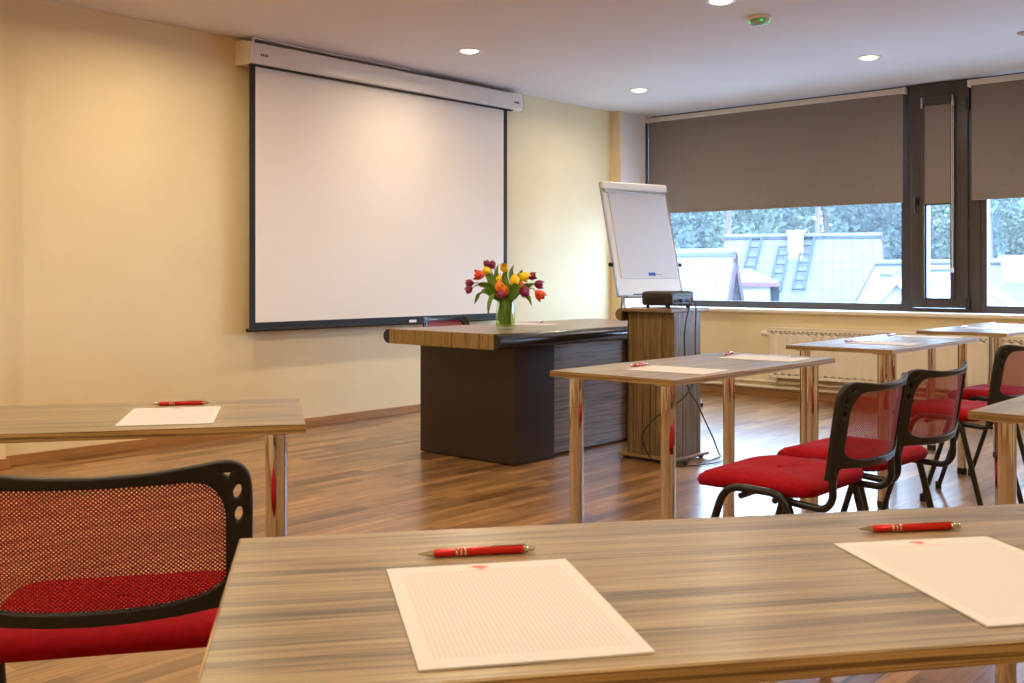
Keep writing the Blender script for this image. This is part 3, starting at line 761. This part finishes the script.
for x, y in ((.03,.03),(.03,.17),(.245,.03),(.245,.17)):
    MB().lathe([(.010,.0006),(.010,.010),(.007,.019)], 14, Matrix.Translation((x,y,0))).build('foot', M['soft_black'], t, smooth=True)
c = curve_pts([(5.172,3.258,.934),(5.172,3.228,.915),(5.12,3.222,.80),(5.098,3.215,.684),(5.11,3.20,.45),(5.19,3.19,.348),(5.27,3.19,.246),(5.35,3.18,.13),(5.46,3.21,.03),(5.45,3.19,.007),(5.33,3.17,.006),(5.24,3.165,.006),(5.165,3.17,.006)], 8)
tag(MB().tube(c, .0042, 8).build('video_cable', M['black_plastic'], smooth=True), 'black cable with blue plug hanging down the lectern and bowing out to the floor', 'cable')
c = curve_pts([(5.235,3.258,.928),(5.236,3.226,.905),(5.18,3.195,.75),(5.15,3.183,.5),(5.07,3.19,.40),(5.0,3.25,.33),(4.975,3.33,.27),(4.965,3.40,.19),(4.97,3.41,.12),(4.985,3.36,.03),(5.0,3.26,.006),(5.06,3.16,.006),(5.2,3.11,.006),(5.36,3.105,.006),(5.45,3.12,.006),(5.47,3.15,.006)], 8)
tag(MB().tube(c, .0038, 8).build('power_cable', M['black_plastic'], smooth=True), 'thin black cable looping past the lectern front corner onto the floor', 'cable')
t = thing('power_plug', 'black plug lying on the floor beside the lectern base', 'plug', (5.09,3.208,.0), R(20))
MB().box(-.012, .028, -.012, .012, .001, .024).build('plug_body', M['soft_black'], t, bevel=.005)
MB().tube([(.028,0,.012),(.045,0,.010)], .006, 10).build('strain_relief', M['soft_black'], t, smooth=True)

# ================================================================== FLIP CHART
FA = math.atan2(-.19, .70)
t = thing('flip_chart_stand', 'white flip chart easel by the pillar at the window', 'flip chart', (7.205,4.945,0), FA)
W2 = .352; tilt = .235/.96
def bp(x, s, o=0.0):          # point on the leaning board: s metres up from its lower edge, o in front of it
    zc = math.sqrt(1-tilt*tilt)
    return (x, -.10 + s*tilt - o*zc, .905 + s*zc + o*tilt)
def bbox(m, x0, x1, s0, s1, o0, o1):
    vs = [bp(x, s, o) for o in (o0,o1) for s in (s0,s1) for x in (x0,x1)]
    return m.add(vs, [(0,2,3,1),(4,5,7,6),(0,1,5,4),(2,6,7,3),(0,4,6,2),(1,3,7,5)])
bd = bbox(MB(), -W2+.012, W2-.012, .012, .955, -.008, .008).build('board', M['board'], t)
m = MB(); bbox(m, -W2, -W2+.014, 0, .97, -.012, .012); bbox(m, W2-.014, W2, 0, .97, -.012, .012); bbox(m, -W2, W2, 0, .014, -.012, .012)
m.build('board_frame', M['steel'], bd, bevel=.002)
bbox(MB(), -W2, W2, .905, .972, -.014, .034).build('clamp_bar', M['board'], t, bevel=.014, seg=3)
bbox(MB(), -W2+.02, W2-.02, .885, .906, .008, .022).build('clamp_lip', M['steel'], t, bevel=.002)
bbox(MB(), -W2+.06, W2-.06, -.012, .004, -.004, .06).build('pen_tray', M['steel'], t, bevel=.003)
for s in (-1, 1):
    a, b_ = bp(s*(W2+.004), .27, -.0), bp(s*(W2+.030), .27, -.0)
    MB().tube([a, b_], .017, 14).build('knob', M['soft_black'], t, smooth=True)
for s in (-1, 1):
    lg = MB().tube([bp(s*.24, .9, -.02), bp(s*.27, .02, -.02), (s*.34, -.33, .012)], .012, 12).build('leg', M['steel'], t, smooth=True)
    MB().lathe([(.015,0),(.017,.004),(.017,.03)], 14, Matrix.Translation((s*.34,-.33,0))).build('foot', M['soft_black'], lg, smooth=True)
lg = MB().tube([bp(0, .88, -.03), (0,.26,.95), (0,.42,.012)], .012, 12).build('leg', M['steel'], t, smooth=True)
MB().lathe([(.015,0),(.017,.004),(.017,.03)], 14, Matrix.Translation((0,.42,0))).build('foot', M['soft_black'], lg, smooth=True)
p = thing('paper_pad', 'white paper pad clipped to the flip chart, blue mark at its foot', 'paper pad', (7.205,4.945,0), FA)
bbox(MB(), -.29, .315, .15, .884, .0085, .016).build('pad_sheets', M['paper'], p)
m = MB(); bbox(m, .0, .075, .172, .200, .0162, .0166); m.build('blue_logo', M['blue_print'], p)
m = MB()
for k in range(6): bbox(m, .082+k*.011, .089+k*.011, .180, .186, .0162, .0166)
m.build('logo_caption', M['port_grey'], p)
m = bbox(MB(), -.20, -.10, .004, .018, .018, .034).build('board_marker', M['soft_black'])
m.location = (7.205,4.945,0); m.rotation_euler.z = FA
tag(m, 'dark marker lying in the tray of the flip chart', 'marker')

# ================================================================== OUTSIDE
GZ = -3.6
M['ground'] = mottled('bounce_ground', (176,178,182), .95, .08, .4)  # unseen ground, made pale so it bounces daylight up to the ceiling
M['roof_tile'] = None
def roof_mat(name, rgb, dark):
    m = mat(name, rgb, .55); nt, n, l, b = nodes(m)
    tc = n.new('ShaderNodeTexCoord'); k = n.new('ShaderNodeTexBrick'); k.inputs['Scale'].default_value = 1
    k.inputs['Brick Width'].default_value = .30; k.inputs['Row Height'].default_value = .36; k.inputs['Mortar Size'].default_value = .022; k.offset = 0.0
    k.inputs['Mortar Smooth'].default_value = .6
    k.inputs['Color1'].default_value = (*lin(rgb),1); k.inputs['Color2'].default_value = (*lin(tuple(v*.95 for v in rgb)),1); k.inputs['Mortar'].default_value = (*lin(dark),1)
    uv = n.new('ShaderNodeUVMap'); l.new(uv.outputs[0], k.inputs['Vector']); l.new(k.outputs['Color'], b.inputs['Base Color'])
    return m
M['roof'] = roof_mat('pale_grey_tiles', (90,90,93), (74,76,82))
M['roof_metal'] = roof_mat('pale_sheet_roof', (94,94,95), (80,82,86))
M['plaster'] = mottled('white_render', (170,166,162), .9, .02, 1)
M['barge'] = mat('brown_barge_board', (70,50,60), .7)
M['fascia'] = mat('pink_fascia', (110,76,78), .7)
M['ladder'] = mat('dark_ladder', (52,58,66), .6)
M['trunk'] = mottled('pine_bark', (92,72,68), .9, .15, 6)
M['needles'] = None
def needle_mat(name, a, b_):
    m = mat(name, a, .7); nt, n, l, b = nodes(m)
    oi = n.new('ShaderNodeTexCoord'); nz = n.new('ShaderNodeTexNoise'); nz.inputs['Scale'].default_value = .9; nz.inputs['Detail'].default_value = 4
    l.new(oi.outputs['Object'], nz.inputs['Vector']); r = ramp(n, [(.35,a),(.65,b_)]); l.new(nz.outputs['Fac'], r.inputs['Fac']); l.new(r.outputs['Color'], b.inputs['Base Color'])
    b.inputs['Transmission Weight'].default_value = 0
    return m
NEEDLE = [needle_mat('pine_green',(72,92,82),(100,116,104)), needle_mat('spruce_green',(70,92,88),(94,114,108)), needle_mat('birch_green',(88,106,86),(114,128,106))]
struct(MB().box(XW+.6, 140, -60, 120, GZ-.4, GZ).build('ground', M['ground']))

def uv_slope(o, origin, ax, dn):
    """tile courses: u along the ridge, v down the slope"""
    ul = o.data.uv_layers.new(name='UVMap')
    for lp in o.data.loops:
        c = Vector(o.data.vertices[lp.vertex_index].co)-origin; ul.data[lp.index].uv = (c.dot(ax), c.dot(dn))
class House:
    """gabled house: apex = near end of the ridge, ridge runs away along (cos a, sin a)"""
    def __init__(s, label, apex, az, length, half, pitch, roofm='roof', over=.35, verge='barge', vw=.26):
        s.t = thing('house', label, 'house', (apex[0],apex[1],GZ), az)
        s.z = apex[2]-GZ; s.L = length; s.h = half; s.drop = half*math.tan(pitch); s.p = pitch
        z, d = s.z, s.drop
        wl = [(-half+.35, 0), (half-.35, 0), (half-.35, z-d+.35*math.tan(pitch)-.12), (0, z-.14), (-half+.35, z-d+.35*math.tan(pitch)-.12)]
        MB().prism([(y,zz) for y,zz in wl], over, length-over, 'x').build('wall', M['plaster'], s.t)
        for k in (-1, 1):
            dn = Vector((0, k*math.cos(pitch), -math.sin(pitch))); nrm = Vector((0, k*math.sin(pitch), math.cos(pitch)))
            a = Vector((0,0,z)); sl = half/math.cos(pitch)
            vs = [a, a+Vector((length,0,0)), a+Vector((length,0,0))+dn*sl, a+dn*sl]
            vs = [tuple(v) for v in vs] + [tuple(v-nrm*.12) for v in vs]
            o = MB().add(vs, [(0,1,2,3),(7,6,5,4),(0,4,5,1),(1,5,6,2),(2,6,7,3),(3,7,4,0)]).build('roof_slope', M[roofm], s.t)
            uv_slope(o, a, Vector((1,0,0)), dn)
            b = MB()
            for x0, x1 in ((-.04,.0),(length,length+.04)):
                vs = [Vector((x,0,z+.02))+dn*q-nrm*w for x in (x0,x1) for q, w in ((0,0),(sl,0),(sl,vw),(0,vw))]
                b.add([tuple(v) for v in vs], [(0,1,2,3),(7,6,5,4),(0,4,5,1),(1,5,6,2),(2,6,7,3),(3,7,4,0)])
            b.build('barge_board', M[verge], s.t)
        MB().tube([(0,0,z+.01),(length,0,z+.01)], .09, 8).build('ridge_tiles', M[roofm], s.t, smooth=True).data.uv_layers.new(name='UVMap')
    def on(s, x, q, k=1, up=0.0):      # point on a slope: x along the ridge, q metres down it
        return Vector((x, k*q*math.cos(s.p)+k*up*math.sin(s.p), s.z-q*math.sin(s.p)+up*math.cos(s.p)))
    def chimney(s, x, q, w, h, k=1):
        c = s.on(x, q, k)
        ch = MB().box(x-w/2, x+w/2, c.y-w/2, c.y+w/2, c.z-.8, c.z+h-.08).build('chimney', M['plaster'], s.t)
        MB().box(x-w/2-.05, x+w/2+.05, c.y-w/2-.05, c.y+w/2+.05, c.z+h-.08, c.z+h).build('chimney_cap', M['plaster'], ch)
    def ladder(s, x, q0, q1, k=1, lean=0.0):
        m = MB()
        f = lambda q: x+lean*(q-q0)
        for dx in (-.17,.17): m.tube([tuple(s.on(f(q0)+dx,q0,k,.10)), tuple(s.on(f(q1)+dx,q1,k,.10))], .035, 6)
        n = int((q1-q0)/.34)
        for i in range(n+1):
            q = q0+(q1-q0)*i/n; m.tube([tuple(s.on(f(q)-.17,q,k,.10)), tuple(s.on(f(q)+.17,q,k,.10))], .028, 6)
        m.build('roof_ladder', M['ladder'], s.t)
def az_of(th):        # ridge running away to the left, th degrees off square to the view
    lat, fw = -math.cos(R(th)), math.sin(R(th))
    return math.atan2(-lat*.7475+fw*.664, lat*.664+fw*.7475)
hA = House('pale house with a white gable end, just behind the flip chart through the glass', (21.35,12.11,1.60), az_of(24), 7.5, 2.6, R(52), 'roof_metal')
hB = House('big house with chimney and roof ladders on its grey tiled slope', (32.44,13.18,2.33), az_of(17), 4.9, 4.2, R(52))
hB.chimney(2.62, .55, .46, .62); hB.ladder(3.86, .12, 2.1, lean=.14); hB.ladder(2.98, .5, 2.3, lean=.14); hB.ladder(2.22, .1, 2.2, lean=.14)
hD = House('long grey-roofed house with two white gables, seen behind the narrow casement', (26.9,3.8,1.38), az_of(42), 7.3, 3.2, R(38))
hD.chimney(3.75, .45, .5, .45)
# small outbuilding between the two
t = thing('annex_building', 'low white annex with pink fascia below the big tiled roof', 'building', (26.5,13.67,GZ), az_of(14))
z1 = .78-GZ
MB().box(.25, 1.75, -.7, 1.2, 0, z1).build('wall', M['plaster'], t)
MB().box(0, 2.0, -1.0, 1.4, z1, z1+.12).build('fascia', M['fascia'], t)
o = MB().add([(0,-1,z1+.12),(2,-1,z1+.12),(2,1.4,z1+.12),(0,1.4,z1+.12),(.8,.0,z1+.48),(1.6,.4,z1+.48)], [(0,1,5,4),(1,2,5),(2,3,4,5),(3,0,4),(3,2,1,0)]).build('hipped_roof', M['roof_metal'], t)
o.data.uv_layers.new(name='UVMap')
MB().box(-.02,.22,-.72,-.5,0,z1).box(1.55,1.78,-.74,-.69,0,z1).build('corner_post', M['ladder'], t)
# two gabled wings of the long house
def wing(label, apex, az, length, half, pitch):
    w = House(label, apex, az, length, half, pitch, 'roof_metal', .2, 'plaster', .16)
    # a cross gable is part of the long house
    mw = Matrix.Translation(w.t.location) @ Matrix.Rotation(az, 4, 'Z'); md = Matrix.Translation(hD.t.location) @ Matrix.Rotation(hD.t.rotation_euler.z, 4, 'Z')
    for ch in list(w.t.children): ch.parent = hD.t; ch.matrix_basis = md.inverted() @ mw
    bpy.data.objects.remove(w.t)
AZW = math.atan2(.664,.7475)
wing('small white gable at the near corner of the long roof, left of the casement', (23.3,9.13,1.10), AZW-R(14), 2.9, 1.2, R(48))
wing('wide white gable with thin dark verge, seen through the narrow casement', (23.0,7.52,1.21), AZW-R(6), 3.8, 2.15, R(36))

# woodland behind
def crown_mesh(seed, h, r, kind):
    rnd = random.Random(seed); m = MB(); n = 5200
    for i in range(n):
        s = rnd.random()**.8
        if kind == 0:   z = h*(.60+.40*s); rr = r*(.35+.75*math.sin(PI*min(1,.15+.85*s)))*(1.05-.5*s)
        elif kind == 1: z = h*(.08+.92*s); rr = r*(1.05-s)
        else:           z = h*(.15+.85*s); rr = r*math.sin(PI*(.15+.80*s))**.7
        a = rnd.uniform(0,2*PI); q = rr*math.sqrt(rnd.random())
        c = Vector((q*math.cos(a), q*math.sin(a), z+rnd.uniform(-.3,.3)))
        w = rnd.uniform(.09,.20); u = Vector((rnd.gauss(0,1),rnd.gauss(0,1),rnd.gauss(0,.6))).normalized(); v = u.cross(Vector((rnd.gauss(0,1),rnd.gauss(0,1),rnd.gauss(0,1)))).normalized()
        m.add([tuple(c-u*w-v*w*.5), tuple(c+u*w-v*w*.6), tuple(c+u*w*.8+v*w*.6), tuple(c-u*w*.7+v*w*.5)], [(0,1,2,3)])
    return m
TL_ = [('pine_tree','tall pine with bare pinkish trunk in the woodland behind the roofs','pines in the woodland behind the roofs'),
       ('spruce_tree','dense blue-green spruce in the woodland behind the roofs','spruces in the woodland behind the roofs'),
       ('birch_tree','pale leafy broadleaf tree in the woodland behind the roofs','broadleaf trees in the woodland behind the roofs')]
protos = []
for k, (nm, lb, g) in enumerate(TL_):
    t = thing(nm, lb, 'tree', (60,30,GZ), 0, g); hh = (15,13,12)[k]
    MB().tube([(0,0,-.1),(.08,.05,hh*.4),(-.05,.1,hh*.75),(0,0,hh*.98)], [.18,.15,.10,.04], 10).build('trunk', M['trunk'], t, smooth=True)
    crown_mesh(k+3, hh, (2.15,2.15,2.2)[k], k).build('crown', NEEDLE[k], t, fixn=False)
    protos.append(t)
def at(r, d): return (r*.664+d*.7475, -r*.7475+d*.664, GZ)
rnd = random.Random(5); used = [False]*3
spots = []
for row, d in enumerate((50,56,62,68,74,80,86)):
    r = 2.0+(0,2.2,1.1,3.2,.5,2.6,1.6)[row]
    while r < 46+row*5:
        spots.append((r+rnd.uniform(-.15,.15), d+rnd.uniform(-.6,.6), (0 if row == 0 and rnd.random() < .8 else rnd.choice((1,2,1,2,0))))); r += 4.2
spots += [(.3515*59,59,1),(.3515*65,65.5,2),(.345*83,83,1)]
for r, d, k in spots:
    if not used[k]: o = protos[k]; used[k] = True
    else: o = copy_tree(protos[k])
    o.location = at(r, d); o.rotation_euler = (0,0,rnd.uniform(0,6.28)); s = rnd.uniform(.9,1.02); o.scale = (s,s,rnd.uniform(.85,1.2))

hz = MB().box(39.2, 41.4, -45, 45, 0.02, 24).build('woodland_haze', M['plaster']); hz.location = (0,0,GZ); hz.rotation_euler.z = R(41.62-30)  # woodland haze as a slab of scattering volume before the trees
hm = bpy.data.materials.new('thin_haze'); hm.use_nodes = True; hm.node_tree.nodes.clear()
ho = hm.node_tree.nodes.new('ShaderNodeOutputMaterial'); hv = hm.node_tree.nodes.new('ShaderNodeVolumeScatter')
hv.inputs['Color'].default_value = (.95,.97,1,1); hv.inputs['Density'].default_value = .027; hm.node_tree.links.new(hv.outputs[0], ho.inputs['Volume'])
hz.data.materials.clear(); hz.data.materials.append(hm); tag(hz, 'thin bluish haze hanging in front of the distant woodland', 'haze', kind='stuff')

# ================================================================== LIGHT
w = bpy.data.worlds.new('overcast_sky'); sc.world = w; w.use_nodes = True
n = w.node_tree.nodes; l = w.node_tree.links
bg = n['Background']; bg.inputs['Color'].default_value = (.47,.69,1.0,1); bg.inputs['Strength'].default_value = 20.0
for y0, y1 in ((3.4,5.88),(2.98,3.18),(-.05,2.71)):
    P = bpy.data.lights.new('window_portal', 'AREA'); P.shape = 'RECTANGLE'; P.size = y1-y0; P.size_y = .85; P.cycles.is_portal = True
    o = bpy.data.objects.new('window_portal', P); COL.objects.link(o); o.location = (8.90,(y0+y1)/2,1.26); o.rotation_euler = (R(90),0,R(90))

# ================================================================== CAMERA
cam = bpy.data.cameras.new('camera'); co = bpy.data.objects.new('camera', cam); COL.objects.link(co); sc.camera = co
cam.sensor_fit = 'HORIZONTAL'; cam.sensor_width = 36; cam.lens = 1044/1024*36
co.location = (0,0,1.08); co.rotation_euler = (R(90),0,R(41.62-90)); cam.shift_y = -66.2/1024
cam.clip_start = .05; cam.clip_end = 300
cam.dof.use_dof = True; cam.dof.focus_distance = 3.6; cam.dof.aperture_fstop = 14

sc.view_settings.view_transform = 'Standard'; sc.view_settings.look = 'None'; sc.view_settings.gamma = 1; sc.view_settings.use_curve_mapping = False
sc.view_settings.exposure = -0.08
c = sc.cycles; c.use_denoising = True; c.max_bounces = 10; c.diffuse_bounces = 5; c.glossy_bounces = 5; c.transparent_max_bounces = 24
c.sample_clamp_indirect = 6; c.caustics_reflective = False; c.caustics_refractive = False
for o in bpy.data.objects:
    if o.type == 'EMPTY' and 'label' in o and not o['label']: print('unlabelled', o.name)
